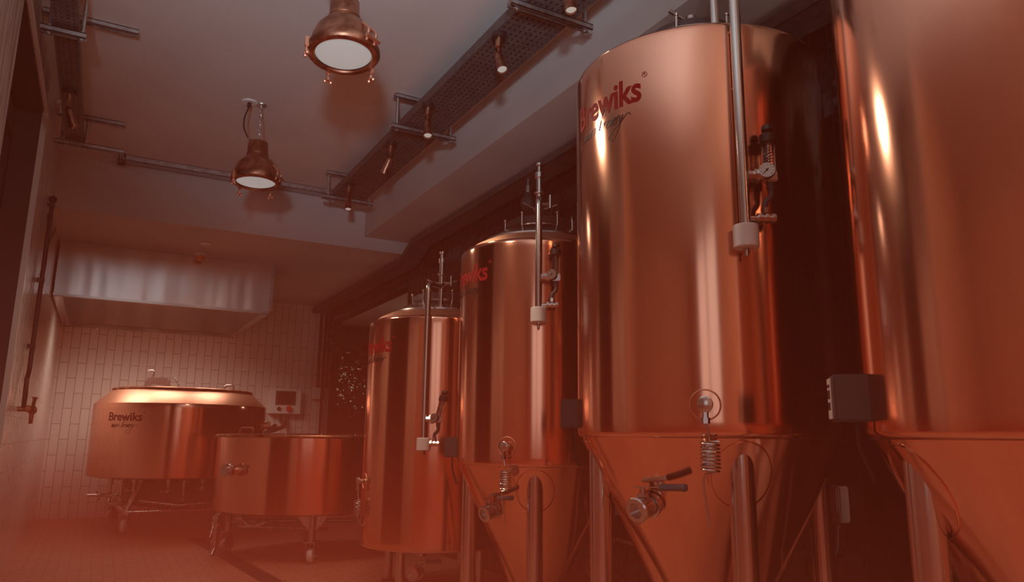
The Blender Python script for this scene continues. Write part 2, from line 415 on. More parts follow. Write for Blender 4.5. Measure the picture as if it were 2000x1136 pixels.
def pressure_valve(root, pipe_az, r, z0, tilt=0):
    """pressure relief set on the blow-off pipe: coupling, sight tube with spring, gauge, hose, ball valve"""
    F = frame(pipe_az, r, z0-.022) @ MX.Scale(1.12, 4)
    b = B(F)
    y = -.030
    b.cyl((.010, y, 0), (.026, y, 0), .014, seg=8).cyl((.024, y, 0), (.044, y, 0), .0185, seg=8).cyl((.032, y, 0), (.036, y, 0), .0205, seg=16).cyl((.044, y, 0), (.066, y, 0), .011)
    b.box((.05, y-.012, -.016), (.082, y+.012, .012), bev=.003)
    v = b.obj('pressure_valve', M_steel, root)
    T = F @ MX.Translation((.066, y, .008)) @ MX.Rotation(R(-tilt), 4, 'Y') @ MX.Translation((0, 0, -.008))
    g = B(T)
    g.cyl((0, 0, .012), (0, 0, .086), .0155, seg=24)
    g.obj('sight_tube', M_glass, v)
    g = B(T); n = 60
    g.tube([(.007*math.cos(k*.9), .007*math.sin(k*.9), .014+k*.0011) for k in range(n)], .0013, 6)
    g.cyl((0, 0, .012), (0, 0, .09), .0025)
    g.obj('spring', M_steel, v)
    g = B(T)
    g.rev((0, 0, .084), (0, 0, 1), [(.018, 0), (.021, .003), (.021, .022), (.017, .026)])
    g.obj('tube_cap', M_black, v)
    g = B(T).cyl((0, 0, .108), (0, 0, .118), .006)
    g.rev((0, 0, .116), (0, 0, 1), [(.011, 0), (.0145, .003), (.0145, .012), (.011, .017), (0, .018)])
    g.obj('adjusting_knob', M_black, v)
    G = F @ MX.Translation((.05, y-.026, .006)) @ MX.Rotation(R(-18), 4, 'Z')
    g = B(G)
    g.rev((0, .012, 0), (0, -1, 0), [(.014, 0), (.0195, .003), (.0195, .014), (.0185, .016), (.017, .016)])
    go = g.obj('gauge', M_steel, v)
    g = B(G).rev((0, -.003, 0), (0, -1, 0), [(.0172, 0), (.0172, .0008)])
    d = g.obj('gauge_dial', M_dial, v); d['label'] = 'pale round dial face'
    g = B(G).prism([(-.009, -.0075), (-.0075, -.009), (.0045, .0035), (.0035, .0045)], -.0052, -.0042)
    g.cyl((0, -.004, 0), (0, -.0058, 0), .003)
    for k in range(9):
        a = R(225-k*33.75); c, s = math.cos(a), math.sin(a)
        g.prism([(c*.0125-s*.0006, s*.0125+c*.0006), (c*.0155-s*.0006, s*.0155+c*.0006), (c*.0155+s*.0006, s*.0155-c*.0006), (c*.0125+s*.0006, s*.0125-c*.0006)], -.0046, -.004)
    g.obj('needle', M_dark, v)
    g = B(F).cyl((.066, y, -.016), (.066, y, -.034), .0095)
    g.tube(arc((.066, y, -.03), (.05, y, -.085), [((.068, y, -.05), .02), ((.05, y, -.068), .02)]), .0075)
    h = g.obj('hose', M_grey, v)
    g = B(F).cyl((.05, y, -.082), (.05, y, -.096), .010, seg=6)
    g.cyl((.008, y, -.108), (.03, y, -.108), .0065).cyl((.028, y, -.108), (.074, y, -.108), .0105, seg=12)
    for x in (.03, .047, .064): g.cyl((x, y, -.108), (x+.008, y, -.108), .0135, seg=8)
    g.obj('ball_valve', M_steel, v)

def temperature_probe(root, az, r, z, coil_dx=.008, wire=.11):
    F = frame(az, r, z)
    b = B(F).torus((0, -.001, 0), (0, 1, 0), .04, .0022)
    p = b.obj('probe_pad', M_coppertrim, root)
    b = B(F).cyl((0, 0, 0), (0, -.03, 0), .012).rev((0, -.028, 0), (0, -1, 0), [(.018, 0), (.021, .002), (.021, .014), (.018, .016)])
    b.cyl((0, -.034, -.018), (0, -.034, -.036), .008, seg=6).cyl((0, -.034, -.034), (0, -.034, -.05), .0115, seg=6)
    b.obj('probe', M_steel, p)
    pts = arc((0, -.034, -.045), (coil_dx, -.03, -.095), [((.006, -.034, -.075), .02)], 4)
    n = 8*16
    for k in range(n):
        a = 2*PI*k/16; pts.append(V((coil_dx+.024*math.cos(a), -.03+.024*math.sin(a)*.9, -.095-.075*k/n)))
    pts += [V((coil_dx-.015, -.03, -.178)), V((coil_dx-.02, -.02, -.2)), V((coil_dx-.008, -.004+.07*(wire/.11)*0, -.2-wire))]
    b = B(F).tube(pts, .0028, 8)
    b.obj('coiled_cable', M_steel, p)

def racking_valve(root, az, rad, z, out, grip_dir):
    """ball valve on the cone with a long gripped lever; out = outward direction of the port"""
    F = frame(az, rad, z)
    o = V(out).normalized()
    b = B(F)
    b.rev((0, 0, 0), o, [(.03, -.02), (.03, 0), (.036, .002), (.036, .01), (.026, .012), (.026, .02), (.031, .022), (.031, .052), (.026, .055), (.034, .058), (.036, .066), (.032, .07), (.021, .07), (.021, .05)], 28)
    c = o*.037
    b.cyl(c+V((0, 0, .02)), c+V((0, 0, .055)), .009, seg=12)
    b.box(c+V((-.014, -.014, .026)), c+V((.014, .014, .038)), bev=.003)
    v = b.obj('racking_valve', M_steel, root)
    g = V(grip_dir).normalized(); h = c+V((0, 0, .055))
    b = B(F); q = g.cross(V((0, 0, 1))).normalized()
    e = h+g*.075
    vs = [h-g*.03+q*.009, h-g*.03-q*.009, e-q*.007, e+q*.007]
    b._add([x+V((0, 0, zz)) for zz in (0, .003) for x in vs], [(0, 1, 2, 3), (7, 6, 5, 4), (0, 4, 5, 1), (1, 5, 6, 2), (2, 6, 7, 3), (3, 7, 4, 0)])
    lv = b.obj('lever', M_steel, v, smooth=False)
    b = B(F).rev(h+g*.06+V((0, 0, .0015)), g, [(.007, 0), (.0095, .004), (.0095, .072), (.011, .076), (.010, .084), (.004, .087)], 14)
    gr = b.obj('grip', M_blue, v); gr['label'] = 'blue grey lever grip'

def manhole(root, z, r=.15, arms=((-14, .075), (166, .07))):
    b = B().lathe([(r-.012, -.02), (r+.012, -.02), (r+.012, .002), (r, .006), (r, .012)], 40, c=(0, 0, z))
    m = b.obj('manhole', M_steel, root)
    b = B().lathe([(r+.008, .012), (r+.008, .04), (r-.01, .05), (.03, .058), (0, .058)], 40, c=(0, 0, z))
    b.obj('lid', M_grey, m)
    for k in range(6):
        a = 30+60*k
        B().cyl(pol(a, r+.016, z-.012), pol(a, r+.016, z+.06), .005).sphere(pol(a, r+.016, z+.058), .009, 10).obj('clamp', M_steel, m)
    b = B().cyl((0, 0, z+.055), (0, 0, z+.12), .012).cyl((0, 0, z+.1), (0, 0, z+.135), .02, seg=12)
    b.box((-.02, -.02, z+.05), (.02, .02, z+.062), bev=.004)
    for a, l in arms:
        b.cyl(pol(a, .015, z+.115), pol(a, .015+l, z+.115+l*.45), .0075)
    b.obj('clamp_handle', M_steel, m)
    # guard hoop beside the lid
    b = B().tube(arc(pol(-20, r+.02, z-.03), pol(-52, r+.02, z-.03), [(pol(-20, r+.02, z+.07), .03), (pol(-52, r+.02, z+.07), .03)]), .006)
    b.obj('hinge_hoop', M_steel, m)

def outlet(root, z, d=(-.75, -.66, 0)):
    b = B().cyl((0, 0, z+.02), (0, 0, z-.01), .045).lathe([(.05, 0), (.05, .012)], 24, c=(0, 0, z-.012))
    b.tube(arc((0, 0, z-.01), V(d)*.13+V((0, 0, z-.075)), [((0, 0, z-.075), .05)]), .028, 14)
    b.rev(V(d)*.13+V((0, 0, z-.075)), d, [(.04, 0), (.04, .014), (.03, .016), (.03, .03)])
    return b.obj('outlet', M_steel, root)

def tank(name, loc, r, zseam, zrim, label, group, leg_az, cone_r=.052, half=26.5, dome=.12, man_r=.15, rl=.835, lr=.034, flat=False):
    root = empty(name, loc); tag(root, label, 'tank', group)
    # shell: rolled lower edge, straight wall, rounded shoulder
    sh = .022
    prof = [(r-.014, zseam-.004), (r-.003, zseam), (r, zseam+.012)]
    n = 40
    for k in range(1, n): prof.append((r, zseam+.012+(zrim-zseam-.012-sh)*k/n))
    for k in range(0, 7): prof.append((r-sh+sh*math.cos(R(15*k)), zrim-sh+sh*math.sin(R(15*k))))
    B().lathe(prof, 128, close=False).obj('shell', M_copper, root, angle=60)
    zt = zrim
    # shoulder in copper then steel dome
    prof = [(r-sh, zrim), (r*.86, zrim+dome*.2), (r*.72, zrim+dome*.42)]
    B().lathe(prof, 96, close=False).obj('shoulder', M_coppertrim, root)
    prof = [(r*.72+.006, zrim+dome*.40), (r*.72+.004, zrim+dome*.47), (r*.6, zrim+dome*.66), (man_r+.02, zrim+dome*.98), (man_r, zrim+dome)]
    B().lathe(prof, 96).obj('dome', M_steel, root)
    manhole(root, zrim+dome, man_r)
    if not flat:
        L_ = (r-.012-cone_r)/math.tan(R(half)); zb = zseam-L_
        prof = [(r-.012+(cone_r-r+.012)*k/24, zseam-L_*k/24) for k in range(25)]
        B().lathe(prof, 128).obj('cone', M_copper, root)
        outlet(root, zb)
    else:
        B().lathe([(r-.012, zseam-.001), (r*.7, zseam-.02), (0, zseam-.03)], 96).obj('bottom', M_copper, root)
    for a in leg_az:
        p = pol(a, r*rl, 0)
        b = B().cyl(p, p+V((0, 0, zseam-(.006 if not flat else .012))), lr, seg=28)
        lg = b.obj('leg', M_steel, root)
        B().lathe([(lr+.012, 0), (lr+.012, .012), (lr+.002, .018)], 24, c=p).obj('foot', M_grey, lg)
        if not flat:
            pts = []
            for k in range(40):
                t = 2*PI*k/40; da = .082*math.cos(t); dz = -.10+.088*math.sin(t)
                rr = r-.012+dz*math.tan(R(half))+.001
                pts.append(pol(a+math.degrees(da/rr), rr, zseam+dz))
            B().tube(pts, .0022, 6, True).obj('leg_pad', M_copper, lg)
    return root

def blow_off(root, az, r, zcap, zbend, pole_az, pole_r, pole_base, pole_top, capr=.034, caph=.064, pr=.0152):
    F = frame(az, r, 0); y = -.032
    inv = F.inverted(); pp = inv @ pol(pole_az, pole_r, zbend+.02)
    b = B(F).tube(arc((0, y, zcap+.01), pp, [((0, y, zbend), .04)]), pr, 18)
    for z in (zcap+.45, zbend-.22):
        if z < zbend-.1 and z > zcap+.2: b.cyl((0, y, z), (0, .004, z), .006)
    pipe = b.obj('blow_off_pipe', M_steel, root)
    b = B(F).rev((0, y, zcap-caph/2), (0, 0, 1), [(capr-.003, 0), (capr, .003), (capr, caph-.003), (capr-.003, caph), (pr, caph)], 32)
    c = b.obj('cap', M_white, pipe); c['label'] = 'white plastic pipe end'
    b = B(F).cyl((0, y, zcap-caph/2-.004), (0, y, zcap-caph/2), .011, seg=6).cyl((0, y, zcap-caph/2-.022), (0, y, zcap-caph/2-.002), .0055)
    b.obj('nut', M_steel, pipe)
    q = pol(pole_az, pole_r, 0)
    b = B().cyl(q+V((0, 0, pole_base)), q+V((0, 0, pole_top-.06)), pr*.95, seg=18)
    h = pole_top-pole_base
    for t, rr, l in ((0, .03, .012), (.34, .026, .014), (.58, .024, .012), (.80, .021, .03), (.97, .017, .016)):
        z = pole_base+h*t
        b.lathe([(rr-.003, 0), (rr, .003), (rr, l-.003), (rr-.003, l)], 18, c=q+V((0, 0, z)))
    b.cyl(q+V((0, 0, pole_top-.07)), q+V((0, 0, pole_top)), .009)
    b.cyl(q+V((.0, 0, pole_base+h*.45)), q+V((.05, -.015, pole_base+h*.45)), .007)
    b.cyl(q+V((.05, -.015, pole_base+h*.40)), q+V((.05, -.015, pole_base+h*.58)), .008)
    b.obj('pipe_mast', M_steel, root)
    # small vent nub on the shoulder
    return pipe

def controller(root, az, r, z, w=.08, h=.092, d=.055, strip=True):
    F = frame(az, r, z)
    b = B(F).box((-w/2, -d, -h/2), (w/2, .012, h/2), bev=.004)
    c = b.obj('controller', M_grey, root)
    if strip:
        b = B(F).box((-w/2+.006, -d-.002, -h/2+.006), (w/2-.03, -d+.001, h/2-.006))
        f = b.obj('faceplate', M_dial, c, smooth=False); f['label'] = 'pale front plate with dark windows'
        b = B(F)
        for z0, z1 in ((.024, .03), (.0, .018), (-.024, -.008)): b.box((-w/2+.016, -d-.0035, z0), (w/2-.042, -d-.0015, z1))
        b.obj('display', M_dark, c, smooth=False)
    b = B(F).tube(arc((.01, -.02, -h/2+.005), (.02, .004, -h/2-.12), [((.01, -.02, -h/2-.05), .03)]), .004, 8)
    b.obj('cable', M_black, c)

GT = 'copper fermenting tanks along the dark wall'
# --- farthest, flat-bottomed tank
T1 = (1.694, 3.952, 0); r1 = .404
t1 = tank('beer_tank', T1, r1, .232, 1.442, 'farthest copper tank, shortest of the row, flat bottomed with lever valve underneath', GT, (-147, -57, 33, 123), flat=True, rl=.74, lr=.024)
logo(t1, r1, -152, 1.245, M_red, M_dark)
blow_off(t1, -122, r1, .765, 1.60, -113, .27, 1.50, 1.81)
pressure_valve(t1, -122, r1, .913, tilt=-14)
temperature_probe(t1, 178, r1, .565, wire=.03)
b = B().cyl((-.13, -.15, .19), (-.13, -.15, .26), .03)
b.obj('bottom_port', M_steel, t1)
racking_valve(t1, -131, r1*.62, .115, (-.1, -1, .0), (1, -.1, .08))
# --- second tank
T2 = (1.797, 3.003, 0); r2_ = .377
t2 = tank('beer_tank', T2, r2_, .685, 1.667, 'copper tank between the shortest one and the tall tank with the readable lettering', GT, (-123, 147, 57, -33), cone_r=.05, half=24.5)
logo(t2, r2_, -158, 1.487, M_red, M_dark)
blow_off(t2, -121, r2_, 1.312, 1.83, -121, .24, 1.70, 2.05)
pressure_valve(t2, -121, r2_, 1.498)
temperature_probe(t2, -141, r2_, .765)
racking_valve(t2, -160, .285, .50, (-.15, -1, -.25), (1, -.1, .08))
controller(t2, 147, r2_, .757, strip=False)
# --- third tank, the one in the middle of the picture
T3 = (1.685, 1.779, 0); r3 = .4053
t3 = tank('beer_tank', T3, r3, .81, 2.008, 'tall copper conical tank with large red lettering and black handwriting near its rim', GT, (-119, 151, 61, -29), cone_r=.05, half=25.5)
logo(t3, r3, -155.5, 1.789, M_red, M_dark)
blow_off(t3, -117.3, r3, 1.342, 2.19, -118, .27, 2.05, 2.42)
pressure_valve(t3, -117.3, r3, 1.537)
temperature_probe(t3, -133.8, r3, .893)
racking_valve(t3, -164, .315, .622, (-.05, -1, -.2), (1, -.05, .04))
controller(t3, 141, r3, .88, strip=False)
# --- nearest tank, cut by the right edge
T4 = (1.72, .751, 0); r4 = .405
t4 = tank('beer_tank', T4, r4, .81, 2.008, 'nearest copper conical tank, cut off by the right edge of the photo', GT, (151, 61, -119, -29), cone_r=.05, half=25.5)
controller(t4, 136.5, r4, .892, h=.098, d=.066)

# ------------------------------------------------------------------ kettle
def caster(parent, p, az, r=.06, h=.16):
    b = B(MX.Translation(V(p)) @ MX.Rotation(R(az), 4, 'Z'))
    b.box((-.05, -.04, h-.008), (.05, .04, h)).box((-.028, -.03, r*.7), (.02, -.024, h)).box((-.028, .024, r*.7), (.02, .03, h))
    b.cyl((0, -.034, r), (0, .034, r), .008)
    c = b.obj('caster', M_steel, parent)
    b = B(MX.Translation(V(p)) @ MX.Rotation(R(az), 4, 'Z')).rev((0, -.019, r), (0, 1, 0), [(r*.4, 0), (r*.8, 0), (r*.97, .004), (r, .012), (r, .026), (r*.97, .034), (r*.8, .038), (r*.4, .038)], 28)
    b.obj('wheel', M_white, c)

K = (.667, 7.37, 0); rk = .714
kt = empty('brew_kettle', K); tag(kt, 'wide copper kettle on wheels under the steel hood, with dark lettering', 'kettle')
prof = [(rk-.015, .445), (rk, .452)]+[(rk, .452+(1.035-.452)*k/16) for k in range(1, 17)]+[(rk-.004, 1.048)]
B().lathe(prof, 128, close=False).obj('shell', M_copper, kt)
B().lathe([(rk-.004, 1.048), (.585, 1.165), (.57, 1.168)], 128, close=False).obj('shoulder', M_coppertrim, kt)
B().lathe([(rk-.015, .446), (rk*.6, .41), (0, .40)], 96).obj('bottom', M_brush, kt)
b = B().lathe([(.578, 1.168), (.586, 1.172), (.586, 1.182), (.57, 1.19), (.3, 1.205), (0, 1.21)], 96)
lid = b.obj('lid', M_aged, kt)
b = B().prism([(-.36, 1.18), (-.325, 1.272), (-.31, 1.282), (-.165, 1.282), (-.15, 1.272), (-.125, 1.18), (-.185, 1.18), (-.195, 1.225), (-.285, 1.225), (-.295, 1.18)], -.19, -.13)
b.tube(arc((-.3, -.13, 1.27), (-.05, -.2, 1.18), [((-.12, -.17, 1.31), .08)]), .006, 8).tube(arc((-.29, -.13, 1.28), (-.33, -.13, 1.34), [((-.26, -.13, 1.36), .03)]), .006)
b.obj('lid_handle', M_brush, lid)
b = B().tube(arc((.31, -.2, 1.18), (.39, -.2, 1.18), [((.315, -.2, 1.24), .02), ((.385, -.2, 1.24), .02)]), .008, 10)
b.obj('grab_handle', M_brush, lid)
logo(kt, rk, -119.5, .90, mat('maroon_lettering', (.16, .03, .025), 0, .4), M_dark, w=.32, cap=.07)
wl = [(-.39, -.35, 0), (-.46, .52, 0), (.42, -.35, 0), (.46, .5, 0)]
b = B()
pts = [V(p)+V((0, 0, .17)) for p in wl]
for i, j in ((0, 1), (0, 2), (2, 3), (1, 3)): b.cyl(pts[i], pts[j], .018)
for p in pts: b.cyl(p, V((p.x*.72, p.y*.5, .43)), .018)
b.cyl(pts[0], V((-.28, -.3, .43)), .018)
fr = b.obj('wheeled_frame', M_brush, kt)
B().lathe([(.40, .415), (.42, .40), (.42, .24), (.36, .2), (.12, .19), (.12, .15), (0, .15)], 48).obj('kettle_shade_block', M_grey, kt)  # dark body added to give the shade under the kettle
for p, a in zip(wl, (70, 30, 110, 10)): caster(fr, p, a)
# plumbing under the kettle
def under_valve(x, y, top, drop, lever, m=M_brush):
    b = B().cyl((x, y, top), (x, y, top-drop), .012)
    b.lathe([(.02, 0), (.02, .02)], 12, c=(x, y, top-drop*.35)).sphere((x, y, top-drop), .024, 12)
    b.cyl((x, y, top-drop), (x-.06, y-.02, top-drop), .014).lathe([(.024, 0), (.024, .012)], 12, c=(x, y, top-.02))
    v = b.obj('drain_valve', m, kt)
    B().box((x-.006, y-.07, top-drop+.026), (x+.006, y+.01, top-drop+.032)).cyl((x, y, top-drop), (x, y, top-drop+.03), .006).obj('valve_handle', M_blue if lever else M_black, v)
for x, y, d, l in ((-.52, -.36, .13, 1), (-.44, -.42, .17, 0), (-.35, -.45, .09, 0), (-.1, -.52, .1, 1), (.02, -.5, .17, 0), (.16, -.52, .08, 1), (.27, -.48, .12, 0), (.4, -.44, .2, 0), (.46, -.4, .1, 1)):
    under_valve(x, y, .44, d, l)
b = B().tube(arc((-.5, -.34, .33), (-.42, -.4, .25), [((-.56, -.36, .22), .06)]), .016)
b.tube(arc((-.68, -.36, .31), (-.38, -.36, .33), [((-.5, -.38, .31), .03)]), .011).torus((-.6, -.37, .31), (1, .3, 0), .035, .008)
b.tube(arc((-.3, -.4, .26), (.42, -.4, .24), [((0, -.46, .22), .2)]), .014)
b.obj('pipework', M_brush, kt)
b = B(frame(-17, rk, .885)).cyl((0, .01, 0), (0, -.05, 0), .03).rev((0, -.03, 0), (0, -1, 0), [(.042, 0), (.042, .015)])
b.obj('side_port', M_coppertrim, kt)

# ------------------------------------------------------------------ low lauter tun
Mt = (1.398, 5.526, 0); rm = .655
mt = empty('mash_tun', Mt); tag(mt, 'low wide copper tub on casters between the kettle and the shortest tank', 'tub')
prof = [(rm-.012, .298), (rm, .305)]+[(rm, .305+(.785-.305)*k/14) for k in range(1, 15)]
B().lathe(prof, 128, close=False).obj('shell', M_copper, mt)
B().lathe([(rm-.012, .30), (rm*.6, .28), (0, .27)], 96).obj('bottom', M_brush, mt)
b = B().lathe([(rm, .783), (rm+.016, .786), (rm+.018, .796), (rm+.012, .803), (rm-.02, .806), (.2, .815), (0, .816)], 128)
ld = b.obj('lid', M_aged, mt)
b = B()
for k in range(14):
    a = -160+k*20; b.sphere(pol(a, rm-.004, .806), .008, 8)
b.obj('rim_bolt', M_steel, ld)
b = B().tube(arc((-.5, .12, .81), (-.41, .09, .81), [((-.495, .118, .85), .015), ((-.415, .092, .85), .015)]), .008, 10)
b.obj('lid_handle', M_aged, ld)
legs = [pol(-101.5, .55, 0), pol(158, .55, 0), pol(78, .55, 0), pol(-12, .55, 0)]
b = B()
b.cyl(legs[0]+V((0, 0, .2)), legs[2]+V((0, 0, .2)), .014).cyl(legs[1]+V((0, 0, .2)), legs[3]+V((0, 0, .2)), .014)
b.cyl(V((-.5, -.12, .2)), V((0, -.5, .2)), .012)
fr2 = b.obj('leg_frame', M_brush, mt)
for p in legs:
    b = B().cyl(p+V((0, 0, .13)), p+V((0, 0, .3)), .022)
    az = math.degrees(math.atan2(p.y, p.x))
    Fp = MX.Translation((p.x, p.y, 0)) @ MX.Rotation(R(az+90), 4, 'Z')
    b.prism([(-.10, .296), (.10, .296), (.055, .235), (.022, .2), (-.022, .2), (-.055, .235)], -.004, .004, Fp)
    lg = b.obj('leg', M_brush, fr2)
for p, a in zip(legs, (60, 20, 80, 10)): caster(mt, p, a, r=.045, h=.135)
# side valves on the left of the tub
F = frame(-151, rm, .575) @ MX.Scale(1.1, 4)
b = B(F).cyl((0, .01, 0), (0, -.04, 0), .028).rev((0, -.035, 0), (0, -1, 0), [(.036, 0), (.036, .012), (.026, .014), (.026, .04), (.034, .042), (.034, .052)])
b.cyl((-.02, -.055, .02), (.06, -.06, .02), .009).cyl((-.03, -.05, -.012), (.05, -.06, -.012), .011).sphere((0, -.05, .026), .018, 12)
sv = b.obj('side_valve', M_steel, mt)
F = frame(-178, rm, .1)
b = B(F).tube(arc((0, .16, .19), (0, .03, .01), [((0, .03, .19), .05)]), .017, 12)
for z, rr in ((.14, .028), (.10, .034), (.05, .03), (-.02, .024)): b.lathe([(rr-.004, 0), (rr, .004), (rr, .02), (rr-.004, .024)], 16, c=(0, .03, z))
b.cyl((-.05, .03, .11), (.05, .03, .11), .011).cyl((-.03, .0, .06), (.07, .0, .065), .009).tube(arc((0, .03, .02), (.02, .01, -.088), [((.0, .03, -.05), .03)]), .016)
b.cyl((.02, .01, .11), (.16, -.03, .045), .0035)
b.obj('drain_pipework', M_brush, mt)
b = B(frame(-150, rm, .28)).cyl((-.02, .04, -.01), (.06, .03, -.01), .009).tube(arc((0, .05, .01), (.2, .1, -.02), [((.12, .04, -.06), .06)]), .011)
b.obj('lower_pipe', M_brush, mt)

# ------------------------------------------------------------------ hood
HOOD_FILL_W = 19
HX0, HX1, HY0, HY1, HZ0 = -.395, 1.195, 6.53, 8.43, 1.84
ho = empty('extractor_hood', (0, 0, 0)); tag(ho, 'large stainless steel extractor hood hanging over the copper kettle', 'hood')
b = B().box((HX0, HY0, HZ0), (HX1, HY0+.012, ZS-.002)).box((HX0, HY1-.012, HZ0+.03), (HX1, HY1, ZS-.002))
b.box((HX0, HY0+.012, HZ0), (HX0+.012, HY1-.012, ZS-.002)).box((HX1-.012, HY0+.012, HZ0), (HX1, HY1-.012, ZS-.002))
b.box((HX0+.012, HY0+.012, ZS-.03), (HX1-.012, HY1-.012, ZS-.002))
b.obj('canopy', M_hood, ho, smooth=False)
b = B().box((HX0-.004, HY0-.006, HZ0-.014), (HX1+.004, HY0+.03, HZ0+.004)).box((HX0-.004, HY0, HZ0-.014), (HX0+.06, HY1, HZ0+.004)).box((HX1-.06, HY0, HZ0-.014), (HX1+.004, HY1, HZ0+.004)).box((HX0-.004, HY1-.06, HZ0-.014), (HX1+.004, HY1, HZ0+.02))
b.obj('gutter_rim', M_steel, ho, smooth=False)
b = B()
for x in (-.1, .2, .5, .8): b.sphere((x, HY1-.03, HZ0-.018), .012, 8)
b.obj('drip_stud', M_steel, ho)
b = B().box((HX1-.001, HY0+.02, HZ0+.03), (HX1+.03, HY0+.2, ZS-.002))
b.obj('side_flange', M_galv, ho, smooth=False)

for x in (-.05, .45, .95):  # unseen spots added below the hood to brighten tiles and kettle
    l = bpy.data.lights.new('hood_fill', 'SPOT'); l.energy = HOOD_FILL_W; l.color = (1, .78, .62); l.spot_size = R(150); l.spot_blend = .7; l.shadow_soft_size = .22
    lo = bpy.data.objects.new('hood_fill', l); COL.objects.link(lo); lo.parent = ho; lo.location = (x, 7.2, HZ0-.02); lo.rotation_euler = V((0, -.15, 1)).to_track_quat('Z', 'Y').to_euler()
# ------------------------------------------------------------------ cable trays and supports
def perforated(b, x0, x1, y0, y1, z, px, py, hx, hy, lip=.045):
    nx = max(1, round((x1-x0)/px)); ny = max(1, round((y1-y0)/py)); px = (x1-x0)/nx; py = (y1-y0)/ny
    xs, ys = [x0], [y0]
    for i in range(nx): c = x0+(i+.5)*px; xs += [c-hx/2, c+hx/2]
    for j in range(ny): c = y0+(j+.5)*py; ys += [c-hy/2, c+hy/2]
    xs.append(x1); ys.append(y1)
    idx = {}
    bm = b.bm
    def vert(i, j):
        if (i, j) not in idx: idx[i, j] = bm.verts.new((xs[i], ys[j], z))
        return idx[i, j]
    for i in range(len(xs)-1):
        for j in range(len(ys)-1):
            if i % 2 and j % 2: continue
            bm.faces.new([vert(i, j), vert(i+1, j), vert(i+1, j+1), vert(i, j+1)])
    b.box((x0-.002, y0, z), (x0, y1, z+lip)).box((x1, y0, z), (x1+.002, y1, z+lip))
    b.box((x0, y0, z+lip-.002), (x0+.012, y1, z+lip)).box((x1-.012, y0, z+lip-.002), (x1, y1, z+lip))
    return b
def thicken(o, t=.0016):
    m = o.modifiers.new('sheet', 'SOLIDIFY'); m.thickness = t; m.offset = 1

o = perforated(B(), 1.315, 1.55, 1.6, 5.12, 2.50, .0265, .036, .0075, .019).obj('cable_tray', M_tray, smooth=False)
thicken(o); tag(o, 'wide dark perforated cable tray under the ceiling along the concrete beam', 'cable tray')
o = perforated(B(), -.34, -.25, 2.75, 4.93, 2.50, .0225, .032, .0085, .013).obj('cable_tray', M_tray, smooth=False)
thicken(o); tag(o, 'narrow dark perforated cable tray under the ceiling by the left doorway', 'cable tray')
k_ = B()
for z in (2.59, 2.662): k_.box((-.062, 5.432, z-.012), (-.02, 5.44, z+.006))
for x in (-.058, -.041, -.024): k_.box((x-.004, 5.431, 2.575), (x+.004, 5.439, 2.66))
tag(k_.obj('channel_clip', M_black, smooth=False), 'black clip at the left end of the thin bulkhead channel', 'clip')
b = B().box((-.07, 5.44, 2.622), (1.5, 5.445, 2.655)).box((-.07, 5.44, 2.622), (1.5, 5.53, 2.625)).box((-.07, 5.527, 2.622), (1.5, 5.53, 2.655))
for i in range(26): b.box((-.04+i*.06, 5.437, 2.632), (-.015+i*.06, 5.44, 2.637))
tag(b.obj('cable_channel', M_galv, smooth=False), 'thin galvanised channel along the bulkhead behind the rear pendant lamp', 'cable channel')
# cables lying in the trays
def cables(name, x0, x1, y0, y1, z, n, label):
    b = B()
    for i in range(n):
        x = x0+(x1-x0)*(i+.5)/n; rr = (x1-x0)/n*.5
        b.tube([(x+random.uniform(-.2, .2)*rr, y0+(y1-y0)*k/14, z+rr+random.uniform(0, .004)) for k in range(15)], rr, 6)
    tag(b.obj(name, M_black), label, 'cables')
cables('cable_bundle', 1.33, 1.54, 1.65, 5.1, 2.504, 13, 'black cables lying inside the wide perforated tray')
cables('cable_bundle', -.33, -.26, 2.8, 4.9, 2.504, 6, 'black cables lying inside the narrow left tray')

def channel(b, p, q, w=.038, h=.024):
    """slotted strut channel between two points at the same height (open side down)"""
    p, q = V(p), V(q); d = q-p; T = MX.Translation(p) @ MX.Rotation(math.atan2(d.y, d.x), 4, 'Z'); l = d.length
    b.box((0, -w/2, h-.004), (l, w/2, h), T).box((0, -w/2, 0), (l, -w/2+.004, h), T).box((0, w/2-.004, 0), (l, w/2, h), T)
    b.box((0, -w/2, 0), (l, -w/2+.010, .003), T).box((0, w/2-.010, 0), (l, w/2, .003), T)
    return b
def support(x0, x1, y, zlow, rods, top, label, group):
    r_ = empty('tray_support', ((x0+x1)/2, y, zlow)); tag(r_, label, 'bracket', group)
    T = MX.Translation((-(x0+x1)/2, -y, -zlow))
    channel(B(T), (x0, y, zlow), (x1, y, zlow)).obj('strut', M_galv, r_, smooth=False)
    if top: channel(B(T), (top[0], y, ZC-.024), (top[1], y, ZC-.024)).obj('ceiling_strut', M_galv, r_, smooth=False)
    for x in rods:
        b = B(T).cyl((x, y, zlow-.012), (x, y, ZC-.012 if top else ZC), .006).lathe([(.013, 0), (.013, .008)], 6, c=(x, y, zlow-.01)).lathe([(.011, 0), (.011, .008)], 6, c=(x, y, zlow+.026))
        b.cyl((x, y, zlow+.02), (x, y, ZC-.03), .009, seg=8)
        b.obj('rod', M_galv, r_)
GS = 'strut supports of the cable trays'
support(1.235, 1.62, 2.30, 2.455, (1.27, 1.59), (1.25, 1.6), 'galvanised strut under the wide tray nearest the camera', GS)
support(1.235, 1.62, 3.65, 2.455, (1.27, 1.59), (1.25, 1.6), 'galvanised strut under the middle of the wide tray', GS)
support(1.225, 1.60, 5.05, 2.455, (1.27, 1.57), (1.25, 1.6), 'dark strut under the far end of the wide tray by the bulkhead', GS)
support(-.385, -.215, 3.46, 2.463, (-.352, -.232), None, 'galvanised strut under the narrow left tray nearest the doorway head', GS)
